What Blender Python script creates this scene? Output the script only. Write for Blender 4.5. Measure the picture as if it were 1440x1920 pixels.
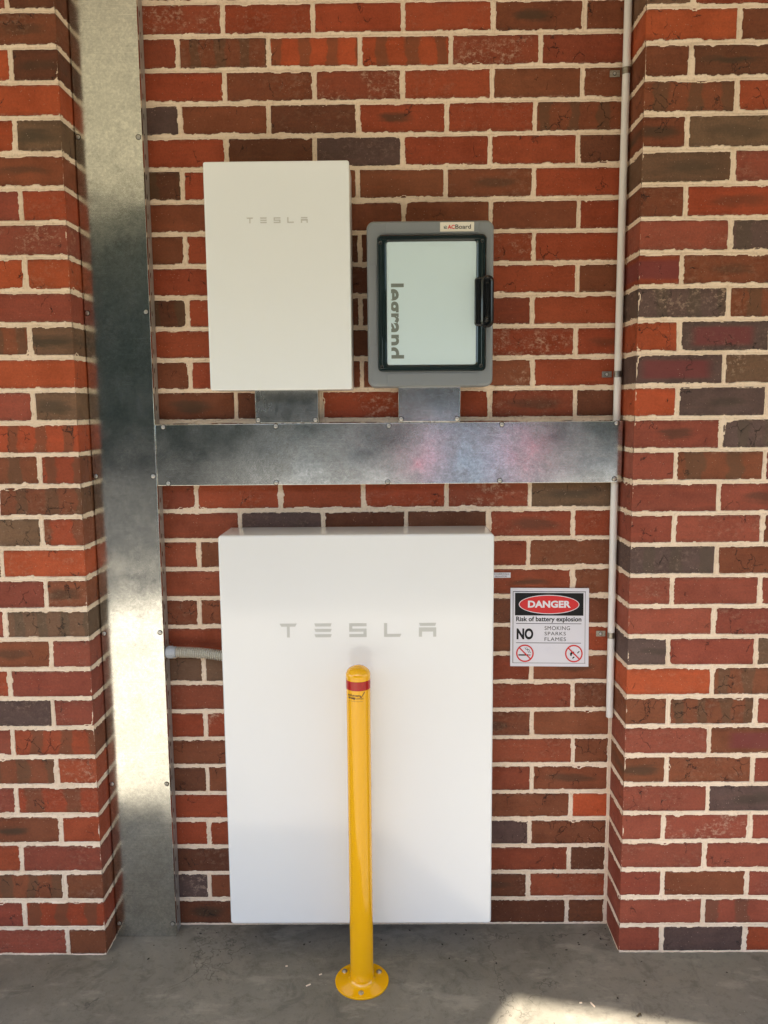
import bpy, bmesh, math, random
import numpy as np
from mathutils import Vector, Matrix
random.seed(7); rng = np.random.default_rng(7)
for o in list(bpy.data.objects): bpy.data.objects.remove(o)
S = bpy.context.scene; COL = S.collection; PI = math.pi

# ------------------------------------------------------------------ camera
cam = bpy.data.cameras.new('camera'); cam.sensor_fit = 'VERTICAL'; cam.sensor_height = 24.0
cam.lens = 24.0 * 1536.85 / 1920.0; cam.clip_start = 0.02; cam.clip_end = 400
camo = bpy.data.objects.new('camera', cam); COL.objects.link(camo); S.camera = camo
cr = Vector((0.999931, 0.00827475, -0.00833837)); cu = Vector((0.00723992, 0.12489183, 0.99214395)); cf = Vector((-0.00925114, 0.99213586, -0.1248233))
camo.matrix_world = Matrix(((cr.x, cu.x, -cf.x, 0.60943), (cr.y, cu.y, -cf.y, -2.34976), (cr.z, cu.z, -cf.z, 1.57871), (0, 0, 0, 1)))

# ------------------------------------------------------------------ light
SUN_EL = math.radians(48); SUN_DIR = Vector((0.45, 0.89, 0)).normalized()     # the way the light travels
W = bpy.data.worlds.new('World'); S.world = W; W.use_nodes = True
wn = W.node_tree.nodes; wl = W.node_tree.links; wn.clear()
sky = wn.new('ShaderNodeTexSky'); sky.sky_type = 'NISHITA'; sky.sun_disc = False
sky.sun_elevation = SUN_EL; sky.sun_rotation = math.atan2(-SUN_DIR.x, -SUN_DIR.y)
bg = wn.new('ShaderNodeBackground'); bg.inputs[1].default_value = 0.10
wo = wn.new('ShaderNodeOutputWorld'); wl.new(sky.outputs[0], bg.inputs[0]); wl.new(bg.outputs[0], wo.inputs[0])
sun = bpy.data.lights.new('sun', 'SUN'); sun.energy = 5.0; sun.angle = math.radians(0.8); sun.color = (1.0, 0.92, 0.79)
suno = bpy.data.objects.new('sun', sun); COL.objects.link(suno)
ld = Vector((SUN_DIR.x * math.cos(SUN_EL), SUN_DIR.y * math.cos(SUN_EL), -math.sin(SUN_EL)))
suno.rotation_euler = ld.to_track_quat('-Z', 'Y').to_euler(); suno.location = (0, -6, 6)
S.view_settings.view_transform = 'Standard'; S.view_settings.look = 'None'; S.view_settings.gamma = 1
S.view_settings.use_curve_mapping = False; S.view_settings.exposure = 2.26
S.cycles.max_bounces = 8; S.cycles.diffuse_bounces = 5; S.cycles.glossy_bounces = 4

# ------------------------------------------------------------------ node helpers
class NT:
    def __init__(s, name):
        s.m = bpy.data.materials.new(name); s.m.use_nodes = True
        s.n = s.m.node_tree.nodes; s.l = s.m.node_tree.links
        s.b = s.n['Principled BSDF']
    def put(s, sock, v):
        if v is None: return
        if hasattr(v, 'links') or isinstance(v, bpy.types.NodeSocket): s.l.new(v, sock)
        else:
            if isinstance(v, (tuple, list)) and len(v) == 3 and sock.type == 'RGBA': v = (*v, 1)
            sock.default_value = v
    def node(s, t, **k):
        n = s.n.new(t)
        for a, b in k.items(): setattr(n, a, b)
        return n
    def math(s, op, a, b=0.0, c=None, clamp=False):
        n = s.node('ShaderNodeMath', operation=op); n.use_clamp = clamp
        s.put(n.inputs[0], a); s.put(n.inputs[1], b)
        if c is not None: s.put(n.inputs[2], c)
        return n.outputs[0]
    def mix(s, f, a, b, mode='MIX'):
        n = s.node('ShaderNodeMix', data_type='RGBA', blend_type=mode)
        s.put(n.inputs[0], f); s.put(n.inputs[6], a); s.put(n.inputs[7], b); return n.outputs[2]
    def ramp(s, v, a, b, lo=0.0, hi=1.0):
        n = s.node('ShaderNodeMapRange', interpolation_type='SMOOTHSTEP')
        s.put(n.inputs[0], v); s.put(n.inputs[1], a); s.put(n.inputs[2], b); s.put(n.inputs[3], lo); s.put(n.inputs[4], hi)
        return n.outputs[0]
    def coord(s, w='Object'):
        return s.node('ShaderNodeTexCoord').outputs[w]
    def pos(s): return s.node('ShaderNodeNewGeometry').outputs['Position']
    def noise(s, v, scale, detail=3, rough=.55, col=False, dist=0):
        n = s.node('ShaderNodeTexNoise'); s.put(n.inputs['Vector'], v); n.inputs['Scale'].default_value = scale
        n.inputs['Detail'].default_value = detail; n.inputs['Roughness'].default_value = rough; n.inputs['Distortion'].default_value = dist
        return n.outputs['Color' if col else 'Fac']
    def vor(s, v, scale, feat='F1', out='Distance', rnd=1):
        n = s.node('ShaderNodeTexVoronoi', feature=feat); s.put(n.inputs['Vector'], v); n.inputs['Scale'].default_value = scale
        n.inputs['Randomness'].default_value = rnd
        return n.outputs[out]
    def mapv(s, v, scale=(1, 1, 1), loc=None, rot=(0, 0, 0)):
        n = s.node('ShaderNodeMapping'); s.put(n.inputs['Vector'], v); n.inputs['Scale'].default_value = scale
        n.inputs['Rotation'].default_value = rot
        if loc is not None: s.put(n.inputs['Location'], loc)
        return n.outputs[0]
    def bump(s, h, st, dist=.001, nrm=None):
        n = s.node('ShaderNodeBump'); s.put(n.inputs['Strength'], st); n.inputs['Distance'].default_value = dist
        s.put(n.inputs['Height'], h)
        if nrm is not None: s.put(n.inputs['Normal'], nrm)
        return n.outputs[0]
    def out(s, col=None, rough=None, metal=None, nrm=None, spec=None, coat=None):
        s.put(s.b.inputs['Base Color'], col); s.put(s.b.inputs['Roughness'], rough); s.put(s.b.inputs['Metallic'], metal)
        s.put(s.b.inputs['Normal'], nrm); s.put(s.b.inputs['Specular IOR Level'], spec)
        if coat is not None: s.put(s.b.inputs['Coat Weight'], coat); s.b.inputs['Coat Roughness'].default_value = .03
        return s.m
def plain(name, col, rough=.5, metal=0, bump=0, scale=300, spec=.5):
    t = NT(name); n = None
    v = t.coord(); k = t.noise(v, 6, 4)
    c = t.mix(t.ramp(k, .3, .75, 0, .18), col, tuple(x * .7 for x in col))
    if bump: n = t.bump(t.noise(v, scale, 2), bump, .0005)
    return t.out(c, rough, metal, n, spec)

# ------------------------------------------------------------------ materials
def mat_brick():
    t = NT('fired_clay_brick'); oi = t.node('ShaderNodeObjectInfo')
    def attr(n):
        a = t.node('ShaderNodeAttribute', attribute_type='OBJECT', attribute_name=n); return a.outputs['Fac']
    co = t.coord(); rnd = oi.outputs['Random']
    off = t.node('ShaderNodeCombineXYZ'); t.put(off.inputs[0], t.math('MULTIPLY', rnd, 37.0)); t.put(off.inputs[1], t.math('MULTIPLY', rnd, 91.0)); t.put(off.inputs[2], t.math('MULTIPLY', rnd, 53.0))
    v = t.mapv(co, loc=off.outputs[0])
    base = oi.outputs['Color']
    n1 = t.noise(v, 14, 5, .6); n2 = t.noise(t.mapv(v, (9, 9, 60)), 1, 4, .6); n3 = t.noise(v, 190, 5, .75)
    c = t.mix(t.ramp(n1, .3, .72, 0, .6), base, t.mix(1.0, base, (.68, .68, .70), 'MULTIPLY'))
    c = t.mix(t.ramp(n2, .45, .8, 0, .4), c, t.mix(1.0, base, (1.35, 1.2, 1.1), 'MULTIPLY'))
    sp = t.node('ShaderNodeSeparateXYZ'); t.put(sp.inputs[0], co); X = sp.outputs[0]; Z = sp.outputs[2]
    c = t.mix(t.ramp(n3, .35, .7, 0, .55), t.mix(1.0, c, (1.12, 1.1, 1.1), 'MULTIPLY'), t.mix(1.0, c, (.66, .66, .68), 'MULTIPLY'))
    # kiln marks: broad bands, a dark oval, a halo
    band = t.math('SINE', t.math('ADD', t.math('MULTIPLY', X, t.math('ADD', 55.0, t.math('MULTIPLY', t.math('FRACT', t.math('MULTIPLY', rnd, 5.1)), 45.0))), t.math('ADD', t.math('MULTIPLY', rnd, 40.0), t.math('MULTIPLY', n1, 4.0))))
    band = t.ramp(band, .0, .55, 0, .62)
    ex = t.math('DIVIDE', t.math('ADD', X, t.math('MULTIPLY', t.math('SUBTRACT', rnd, .5), .05)), t.math('ADD', .045, t.math('MULTIPLY', t.math('FRACT', t.math('MULTIPLY', rnd, 7.3)), .04))); ez = t.math('DIVIDE', t.math('ADD', Z, t.math('MULTIPLY', t.math('SUBTRACT', n1, .5), .025)), t.math('ADD', .010, t.math('MULTIPLY', t.math('FRACT', t.math('MULTIPLY', rnd, 13.7)), .010)))
    r = t.math('SQRT', t.math('ADD', t.math('POWER', t.math('ABSOLUTE', ex), 2.6), t.math('MULTIPLY', ez, ez)))
    r = t.math('ADD', r, t.math('MULTIPLY', t.math('SUBTRACT', n2, .5), 1.5))
    oval = t.ramp(r, .35, 1.35, 1, 0)
    pat = attr('pattern')
    is1 = t.math('COMPARE', pat, 1.0, .2); is2 = t.math('COMPARE', pat, 2.0, .2); is3 = t.math('COMPARE', pat, 3.0, .2)
    olive = t.mix(.5, (.125, .080, .038), t.mix(1.0, base, (.42, .6, .8), 'MULTIPLY'))
    c = t.mix(t.math('MULTIPLY', band, is1), c, olive)
    c = t.mix(t.math('MULTIPLY', t.math('MULTIPLY', oval, is2), t.math('ADD', .45, t.math('MULTIPLY', rnd, .45))), c, t.mix(1.0, olive, (.62, .62, .62), 'MULTIPLY'))
    bx = t.ramp(t.math('ADD', t.math('ABSOLUTE', ex), t.math('MULTIPLY', n1, .3)), 1.1, 1.6, 1, 0)
    bz = t.ramp(t.math('ADD', t.math('ABSOLUTE', Z), t.math('MULTIPLY', n1, .008)), .022, .034, 1, 0)
    c = t.mix(t.math('MULTIPLY', t.math('MULTIPLY', bx, bz), t.math('MULTIPLY', is3, .8)), c, (.17, .035, .034))
    # burnt rim round the face
    rim = t.math('MAXIMUM', t.ramp(t.math('ADD', t.math('ABSOLUTE', Z), t.math('MULTIPLY', n1, .010)), .030, .042), 0.0)
    c = t.mix(t.math('MULTIPLY', rim, .55), c, t.mix(1.0, c, (.55, .58, .62), 'MULTIPLY'))
    # cracks
    cv = t.node('ShaderNodeVectorMath', operation='ADD'); t.put(cv.inputs[0], v); dn = t.node('ShaderNodeVectorMath', operation='SCALE')
    t.put(dn.inputs[0], t.noise(v, 45, 3, .7, col=True)); dn.inputs['Scale'].default_value = .028; t.put(cv.inputs[1], dn.outputs[0])
    ck = t.ramp(t.vor(t.mapv(cv.outputs[0], (1.25, 1, .8)), 24, 'DISTANCE_TO_EDGE'), .0, .026, 1, 0)
    cm = t.math('MULTIPLY', ck, t.ramp(t.noise(v, 17, 2), t.math('SUBTRACT', .60, t.math('MULTIPLY', attr('crack'), .10)), t.math('SUBTRACT', .68, t.math('MULTIPLY', attr('crack'), .09)), 0, 1))
    c = t.mix(t.math('MULTIPLY', cm, .9), c, (.014, .009, .007))
    # pits, grit and lime specks
    pit = t.ramp(t.vor(v, 150), .0, .17, 1, 0); pm = t.math('MULTIPLY', pit, t.ramp(t.noise(v, 60, 1), .5, .6))
    c = t.mix(t.math('MULTIPLY', pm, .6), c, (.02, .012, .01))
    sk = t.math('MULTIPLY', t.ramp(t.vor(v, 120), .03, .15, 1, 0), t.ramp(t.noise(v, 31, 1), .48, .56))
    c = t.mix(t.math('MULTIPLY', sk, .75), c, (.62, .44, .32))
    # mortar haze near the arris, bloom where the brick is smeared
    az = t.math('ABSOLUTE', Z)
    hz = t.math('MULTIPLY', t.ramp(az, .029, .038), t.ramp(t.noise(v, 85, 4, .7), .45, .75, 0, .4))
    bl = t.math('MULTIPLY', attr('bloom'), t.math('MULTIPLY', t.ramp(t.noise(t.mapv(v, (1, 1, 1.3)), 60, 8, .8), .48, .64, 0, .55), t.ramp(n1, .4, .62)))
    c = t.mix(t.math('MAXIMUM', hz, bl), c, (.60, .42, .30))
    h = t.math('ADD', t.math('MULTIPLY', n3, .45), t.math('ADD', t.math('MULTIPLY', n2, .8), t.math('ADD', t.math('MULTIPLY', cm, -2.2), t.math('ADD', t.math('MULTIPLY', pm, -1.2), t.math('MULTIPLY', sk, .8)))))
    rr = t.ramp(n1, .3, .8, .62, .85)
    return t.out(c, rr, 0, t.bump(h, .75, .0016), .35)
def mat_mortar():
    t = NT('cream_mortar'); v = t.pos()
    c = t.mix(t.ramp(t.noise(v, 9, 4), .35, .7), (.86, .70, .545), (.78, .62, .47))
    c = t.mix(t.ramp(t.noise(v, 120, 4, .7), .5, .75, 0, .45), c, (.36, .25, .165))
    c = t.mix(t.ramp(t.noise(v, 40, 3), .55, .75, 0, .5), c, (.68, .50, .34))
    h = t.noise(v, 420, 4, .7)
    return t.out(c, .92, 0, t.bump(h, .6, .0012), .2)
def mat_zinc(name='galvanised_steel', tint=(.77, .78, .74), r0=.10, r1=.19, wob=.18, seed=0):
    t = NT(name); v = t.mapv(t.coord(), loc=(seed * 3.1, seed * 1.7, seed * 2.3))
    sc = t.vor(v, 130, 'F1', 'Color'); ss = t.node('ShaderNodeSeparateColor'); t.put(ss.inputs[0], sc)
    cl = t.noise(v, 13, 6, .7); fn = t.noise(v, 160, 5, .75)
    c = t.mix(t.ramp(ss.outputs[0], 0, 1, 0, .5), tint, tuple(x * .72 for x in tint))
    c = t.mix(t.ramp(cl, .42, .72, 0, .3), c, tuple(x * .62 for x in tint))
    c = t.mix(t.ramp(fn, .46, .64, 0, .42), c, tuple(x * .6 for x in tint))
    c = t.mix(t.ramp(fn, .34, .44, .35, 0), c, tuple(min(1, x * 1.3) for x in tint))
    mid = t.noise(v, 62, 6, .8); c = t.mix(t.ramp(mid, .44, .62, 0, .34), c, tuple(x * .55 for x in tint))
    def scr(rot, s):
        w = t.noise(t.mapv(v, s, rot=rot), 1, 2, .5); return t.ramp(w, .67, .72, 0, 1)
    s1 = t.math('ADD', scr((0, .5, 0), (8, 8, 620)), t.math('ADD', scr((0, -.35, 0), (6, 8, 560)), scr((0, 1.3, 0), (7, 8, 700))), clamp=True)
    s1 = t.math('MULTIPLY', s1, t.ramp(t.noise(v, 6, 2), .42, .55, 0, .8))
    c = t.mix(s1, c, (.85, .86, .83))
    r = t.math('ADD', t.ramp(cl, .3, .75, r0, r1), t.math('MULTIPLY', fn, .04))
    w = t.noise(t.mapv(v, (1, 1, 1)), 3.2, 2, .4)
    n = t.bump(w, wob, .02)
    n = t.bump(t.math('ADD', fn, t.math('MULTIPLY', ss.outputs[1], .25)), .10, .0004, n)
    return t.out(c, r, 1.0, n)
def mat_concrete(name, a, b, rough=.8, spec=.4):
    t = NT(name); v = t.pos()
    c = t.mix(t.ramp(t.noise(v, 2.2, 6, .62, dist=.4), .34, .66), a, b)
    c = t.mix(t.ramp(t.noise(v, 34, 7, .8), .50, .62, 0, .35), c, tuple(x * .62 for x in a))
    c = t.mix(t.ramp(t.noise(v, 12, 6, .75, dist=.8), .50, .66, 0, .5), c, tuple(x * .55 for x in a))
    c = t.mix(t.ramp(t.noise(t.mapv(v, (.8, 1.8, 1)), 6, 6, .7), .52, .66, 0, .5), c, tuple(min(1, x * 1.5) for x in b))
    c = t.mix(t.math('MULTIPLY', t.ramp(t.vor(v, 70), .02, .10, 1, 0), t.ramp(t.noise(v, 21, 1), .55, .6)), c, (.03, .026, .022))
    c = t.mix(t.math('MULTIPLY', t.ramp(t.vor(t.mapv(v, loc=(3, 1, 0)), 48), .02, .09, 1, 0), t.ramp(t.noise(v, 13, 1), .58, .63, 0, .7)), c, (.55, .5, .42))
    cv = t.node('ShaderNodeVectorMath', operation='ADD'); t.put(cv.inputs[0], v); dn = t.node('ShaderNodeVectorMath', operation='SCALE')
    t.put(dn.inputs[0], t.noise(v, 7, 4, .7, col=True)); dn.inputs['Scale'].default_value = .22; t.put(cv.inputs[1], dn.outputs[0])
    ck = t.math('MULTIPLY', t.ramp(t.vor(cv.outputs[0], 1.7, 'DISTANCE_TO_EDGE'), 0, .006, 1, 0), t.ramp(t.noise(v, 3, 2), .48, .56))
    c = t.mix(t.math('MULTIPLY', ck, .55), c, (.04, .035, .03))
    h = t.math('ADD', t.noise(v, 90, 6, .75), t.math('MULTIPLY', t.noise(v, 7, 3), 2.5))
    return t.out(c, t.ramp(t.noise(v, 5, 3), .3, .7, rough - .14, rough + .08), 0, t.bump(h, .5, .002), spec)
def gloss(name, col, rough=.06, coat=.5, wob=.0, speck=.12, wscale=2.5):
    t = NT(name); v = t.coord()
    k = t.noise(v, 5, 4)
    c = t.mix(t.ramp(k, .3, .75, 0, .06), col, tuple(x * .85 for x in col))
    d = t.ramp(t.vor(v, 60), .0, .035, speck, 0)
    c = t.mix(t.math('MULTIPLY', d, t.ramp(t.noise(v, 20, 1), .55, .6)), c, (.25, .22, .18))
    n = t.bump(t.noise(v, wscale, 2, .4), wob, .01) if wob else None
    rn = t.math('ADD', rough, t.math('MULTIPLY', t.noise(v, 30, 4), .05))
    return t.out(c, rn, 0, n, .5, coat)
M_BRICK = mat_brick(); M_MORTAR = mat_mortar()
M_ZINC = mat_zinc(); M_ZINC2 = mat_zinc('galvanised_cover_steel', (.50, .51, .49), .16, .28, .3, 2); M_ZINCD = plain('perforated_tray_steel', (.45, .42, .39), .45, .35)
M_SCREW = plain('stainless_screw', (.62, .60, .56), .28, 1)
M_DARK = plain('screw_ring_shade', (.015, .014, .013), .8)
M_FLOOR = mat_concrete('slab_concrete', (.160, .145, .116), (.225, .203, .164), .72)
M_WHITE = gloss('white_powder_coat', (.85, .885, .89), .12, .25, .06)
M_PWALL = gloss('glossy_white_enamel', (.80, .81, .815), .14, .7, .5, .12, 2.0); M_PWALL.node_tree.nodes['Principled BSDF'].inputs['Coat Roughness'].default_value = .10
M_LOGO = plain('debossed_grey_enamel', (.56, .565, .54), .35)
M_YEL = gloss('yellow_enamel', (.86, .43, .0015), .09, .35, .02, .05)
M_RED = plain('red_reflective_tape', (.42, .012, .01), .12)
M_INK = plain('black_ink', (.010, .011, .014), .45, spec=.2); M_INKR = plain('red_ink', (.65, .012, .018), .3); M_INKG = plain('grey_ink', (.17, .20, .175), .4)
M_INKW = plain('white_ink', (.80, .78, .84), .3); M_INKN = plain('faded_brown_ink', (.12, .055, .01), .4)
M_SIGN = gloss('laminated_sign_sheet', (.72, .72, .80), .16, .3, .9, .02, 9)
M_LABEL = plain('label_paper', (.80, .76, .66), .35)
M_GREYP = gloss('grey_polycarbonate', (.225, .245, .26), .30, .0, .08)
M_DOOR = gloss('pale_green_door_plate', (.62, .77, .81), .18, .2, .1)
M_FRAME = gloss('smoked_frame_plastic', (.012, .022, .024), .07, .3, .05)
M_BLACK = gloss('black_handle_plastic', (.010, .010, .011), .14, .2)
M_PVC = gloss('pale_grey_pvc', (.78, .755, .73), .32, 0); M_HOSE = plain('cream_grey_hose', (.52, .50, .43), .4); M_GLAND = plain('grey_plastic', (.42, .45, .49), .35)

# ------------------------------------------------------------------ object helpers
def tag(o, label=None, cat=None, group=None, kind=None):
    if label: o['label'] = label
    if cat: o['category'] = cat
    if group: o['group'] = group
    if kind: o['kind'] = kind
    return o
def thing(name, label, cat, loc=(0, 0, 0), group=None):
    o = bpy.data.objects.new(name, None); o.empty_display_size = .05; COL.objects.link(o); o.location = loc
    return tag(o, label, cat, group)
def link(name, me, mat, parent=None, smooth=False, angle=None, flat_big=False):
    if isinstance(me, bmesh.types.BMesh):
        b = me; me = bpy.data.meshes.new(name)
        bmesh.ops.recalc_face_normals(b, faces=b.faces); b.to_mesh(me); b.free()
    if mat is not None and not me.materials: me.materials.append(mat)
    if smooth:
        me.polygons.foreach_set('use_smooth', [True] * len(me.polygons))
        if angle: me.set_sharp_from_angle(angle=math.radians(angle))
        if flat_big: me.polygons.foreach_set('use_smooth', [p.area < 2e-4 for p in me.polygons])
    o = bpy.data.objects.new(name, me); COL.objects.link(o)
    if parent is not None:
        o.parent = parent
        p = parent; off = Vector()
        while p is not None: off += p.location; p = p.parent
        o.location = -off                 # meshes are written in world coordinates
    return o
def recentre(o, c):
    """move a mesh object's origin to world point c"""
    p = o.parent; off = Vector()
    while p is not None: off += p.location; p = p.parent
    o.data.transform(Matrix.Translation(-Vector(c))); o.location = Vector(c) - off
def box(b, x0, x1, y0, y1, z0, z1, bev=0, seg=2):
    r = bmesh.ops.create_cube(b, size=1)['verts']
    for v in r: v.co = Vector(((x0 + x1) / 2 + v.co.x * (x1 - x0), (y0 + y1) / 2 + v.co.y * (y1 - y0), (z0 + z1) / 2 + v.co.z * (z1 - z0)))
    if bev:
        es = list({e for v in r for e in v.link_edges}); bmesh.ops.bevel(b, geom=es, offset=bev, segments=seg, affect='EDGES', profile=.5)
def BX(*a, **k):
    b = bmesh.new(); box(b, *a, **k); return b
def lathe(b, prof, c, axis='Z', n=32, close=False):
    """prof: (radius, height) pairs turned about axis through c"""
    c = Vector(c); rings = []
    for r, h in prof:
        ring = []
        for i in range(n):
            a = 2 * PI * i / n; x, y = r * math.cos(a), r * math.sin(a)
            d = Vector((x, y, h)) if axis == 'Z' else (Vector((x, h, y)) if axis == 'Y' else Vector((h, x, y)))
            ring.append(b.verts.new(c + d))
        rings.append(ring)
    for p, q_ in zip(rings, rings[1:]):
        for i in range(n): b.faces.new((p[i], p[(i + 1) % n], q_[(i + 1) % n], q_[i]))
    b.faces.new(rings[0][::-1]); b.faces.new(rings[-1])
def rrect(x0, x1, z0, z1, r, n=6):
    P = []
    for cx, cz, a0 in ((x1 - r, z1 - r, 0), (x0 + r, z1 - r, 90), (x0 + r, z0 + r, 180), (x1 - r, z0 + r, 270)):
        for i in range(n + 1):
            a = math.radians(a0 + 90 * i / n); P.append((cx + r * math.cos(a), cz + r * math.sin(a)))
    return P
def inset(P, d):
    """move an outline of a convex loop inwards by d"""
    n = len(P); A = []
    for i in range(n):
        p0 = Vector(P[i - 1]); p1 = Vector(P[i]); p2 = Vector(P[(i + 1) % n])
        e1 = (p1 - p0); e2 = (p2 - p1)
        e1 = e1.normalized() if e1.length > 1e-9 else e2.normalized(); e2 = e2.normalized() if e2.length > 1e-9 else e1
        nn = Vector((-(e1.y + e2.y), e1.x + e2.x)); nn = nn.normalized() if nn.length > 1e-6 else Vector((0, 0))
        A.append((p1.x + nn.x * d, p1.y + nn.y * d))
    return A
def slab(b, P, yf, yb, bev=0, seg=3):
    """an outline in x,z given depth from yf (front) to yb (back), rounded front edge"""
    rings = []
    if bev:
        rings.append((inset(P, bev * 1.35), yf))
        for i in range(seg + 1):
            a = PI / 2 * i / seg; rings.append((inset(P, bev * (1 - math.sin(a))), yf + bev * (1 - math.cos(a))))
    else: rings.append((P, yf))
    rings.append((P, yb))
    R = [[b.verts.new((x, y, z)) for x, z in Q] for Q, y in rings]
    for p, q_ in zip(R, R[1:]):
        for i in range(len(p)): b.faces.new((p[i], p[(i + 1) % len(p)], q_[(i + 1) % len(p)], q_[i]))
    b.faces.new(R[0][::-1]); b.faces.new(R[-1])
def ringslab(b, Po, Pi, yf, yb, bev=0):
    """frame between two outlines with the same point count"""
    n = len(Po); lay = []
    seq = [(Pi, yb), (Pi, yf + bev), (inset(Pi, -bev), yf), (inset(Po, bev), yf), (Po, yf + bev), (Po, yb)]
    R = [[b.verts.new((x, y, z)) for x, z in Q] for Q, y in seq]
    R.append(R[0])
    for p, q_ in zip(R, R[1:]):
        for i in range(n): b.faces.new((p[i], p[(i + 1) % n], q_[(i + 1) % n], q_[i]))
def flat(b, P, y):
    b.faces.new([b.verts.new((x, y, z)) for x, z in P])
def text_mesh(s, size, bold=0, space=1.0, width=None, height=None):
    """outline of a line of text as verts (x,z) and faces, left-bottom at 0,0"""
    c = bpy.data.curves.new('t', 'FONT'); c.body = s; c.size = size; c.offset = bold; c.space_character = space; c.resolution_u = 4
    o = bpy.data.objects.new('t', c); COL.objects.link(o)
    dg = bpy.context.evaluated_depsgraph_get(); me = bpy.data.meshes.new_from_object(o.evaluated_get(dg))
    V = np.array([v.co[:2] for v in me.vertices]); F = [tuple(p.vertices) for p in me.polygons]
    bpy.data.objects.remove(o); bpy.data.curves.remove(c); bpy.data.meshes.remove(me)
    V -= V.min(0); e = V.max(0)
    if width: V[:, 0] *= width / e[0]
    if height: V[:, 1] *= height / e[1]
    return V, F
def text_obj(name, s, x, z, y, mat, parent, size=.02, bold=0, space=1.0, width=None, height=None, fn=None):
    V, F = text_mesh(s, size, bold, space, width, height)
    if fn is None: pts = [(x + a, y, z + b_) for a, b_ in V]
    else: pts = [fn(a, b_) for a, b_ in V]
    me = bpy.data.meshes.new(name); me.from_pydata(pts, [], F); return link(name, me, mat, parent)
def polys_obj(name, polys, mat, parent, y=None):
    b = bmesh.new()
    for P in polys: flat(b, P, y)
    return link(name, b, mat, parent)

# ------------------------------------------------------------------ brickwork
G = .086; JT = .0108
PAL = {'r': (.300, .056, .019), 'm': (.265, .060, .033), 'o': (.40, .074, .022), 'b': (.205, .060, .024), 'd': (.135, .044, .019),
       'g': (.108, .062, .052), 'k': (.160, .088, .048)}
PATT = {'s': 1.0, 'v': 2.0, 'h': 3.0}
def vnoise(u, v, seed):
    """smooth value noise on arrays"""
    iu = np.floor(u).astype(np.int64); iv = np.floor(v).astype(np.int64); fu = u - iu; fv = v - iv
    fu = fu * fu * (3 - 2 * fu); fv = fv * fv * (3 - 2 * fv)
    def h(a, b):
        x = (a * 374761393 + b * 668265263 + seed * 974634777) & 0xffffffff
        x = ((x ^ (x >> 13)) * 1274126177) & 0xffffffff
        return ((x ^ (x >> 16)) & 0xffff) / 32768.0 - 1
    return (h(iu, iv) * (1 - fu) + h(iu + 1, iv) * fu) * (1 - fv) + (h(iu, iv + 1) * (1 - fu) + h(iu + 1, iv + 1) * fu) * fv
def brick_mesh(w, h, depth, seed, flush_l=False, flush_r=False):
    """one brick centred on its front face: worn arrises, slightly uneven outline"""
    r = .0035; n = 3; P = []
    x0, x1, z0, z1 = -w / 2, w / 2, -h / 2, h / 2
    base = rrect(x0, x1, z0, z1, r, n)
    for i in range(len(base)):
        a, b_ = base[i], base[(i + 1) % len(base)]
        L = math.hypot(a[0] - b_[0], a[1] - b_[1]); k = max(1, int(L / .016))
        for j in range(k): P.append((a[0] + (b_[0] - a[0]) * j / k, a[1] + (b_[1] - a[1]) * j / k))
    rs = np.random.default_rng(seed); Q = []
    A = np.array(P); nz = vnoise(A[:, 0] * 70 + 50, A[:, 1] * 70 + 50, seed)
    for (x, z), k in zip(P, nz):
        l = math.hypot(x / w * 2, z / h * 2) + 1e-6; d = k * .0011
        jx = 0 if ((flush_l and x < x0 + r + 1e-5) or (flush_r and x > x1 - r - 1e-5)) else d * (1 if x > 0 else -1) * (abs(x) > w / 2 - r)
        Q.append((x + jx, z + d * (1 if z > 0 else -1) * (abs(z) > h / 2 - r)))
    ty, tx, tz = rs.normal(0, .0004), rs.normal(0, .003), rs.normal(0, .008)
    verts = []; faces = []; N = len(Q)
    for ins, y in ((.0040, 0), (.0012, .0009), (0, .0032), (0, depth)):
        for x, z in inset(Q, ins): verts.append((x, y + (ty + tx * x + tz * z if y < .01 else 0), z))
    for k in range(3):
        for i in range(N): faces.append((k * N + i, k * N + (i + 1) % N, (k + 1) * N + (i + 1) % N, (k + 1) * N + i))
    verts.append((0, ty - .0002, 0)); c = len(verts) - 1
    for i in range(N): faces.append((c, (i + 1) % N, i))
    me = bpy.data.meshes.new('brick'); me.from_pydata(verts, [], faces); me.materials.append(M_BRICK)
    return me
def colour(code, seed):
    rs = random.Random(seed)
    if code == '-': code = rs.choice(['r', 'b', 'm', 'd', 'r'])
    c = PAL[code[0]] if not (code[0] == 'm' and seed < 2000) else (.250, .054, .022); f = rs.uniform(.86, 1.16); g = rs.uniform(.94, 1.08)
    pat = 0.0
    for ch in code[1:]:
        if ch in PATT: pat = PATT[ch]
    return (c[0] * f, c[1] * f * g, c[2] * f * g, 1), pat, (1.0 if 'c' in code[1:] else rs.choice([0, 0, .25])), (1.0 if 'w' in code[1:] else rs.choice([0, 0, .3]))
def zoff(c, tab):
    if not tab: return 0
    t = min(c / 3, len(tab) - 1); i = min(int(t), len(tab) - 2); return tab[i] + (tab[i + 1] - tab[i]) * (t - i)
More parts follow.
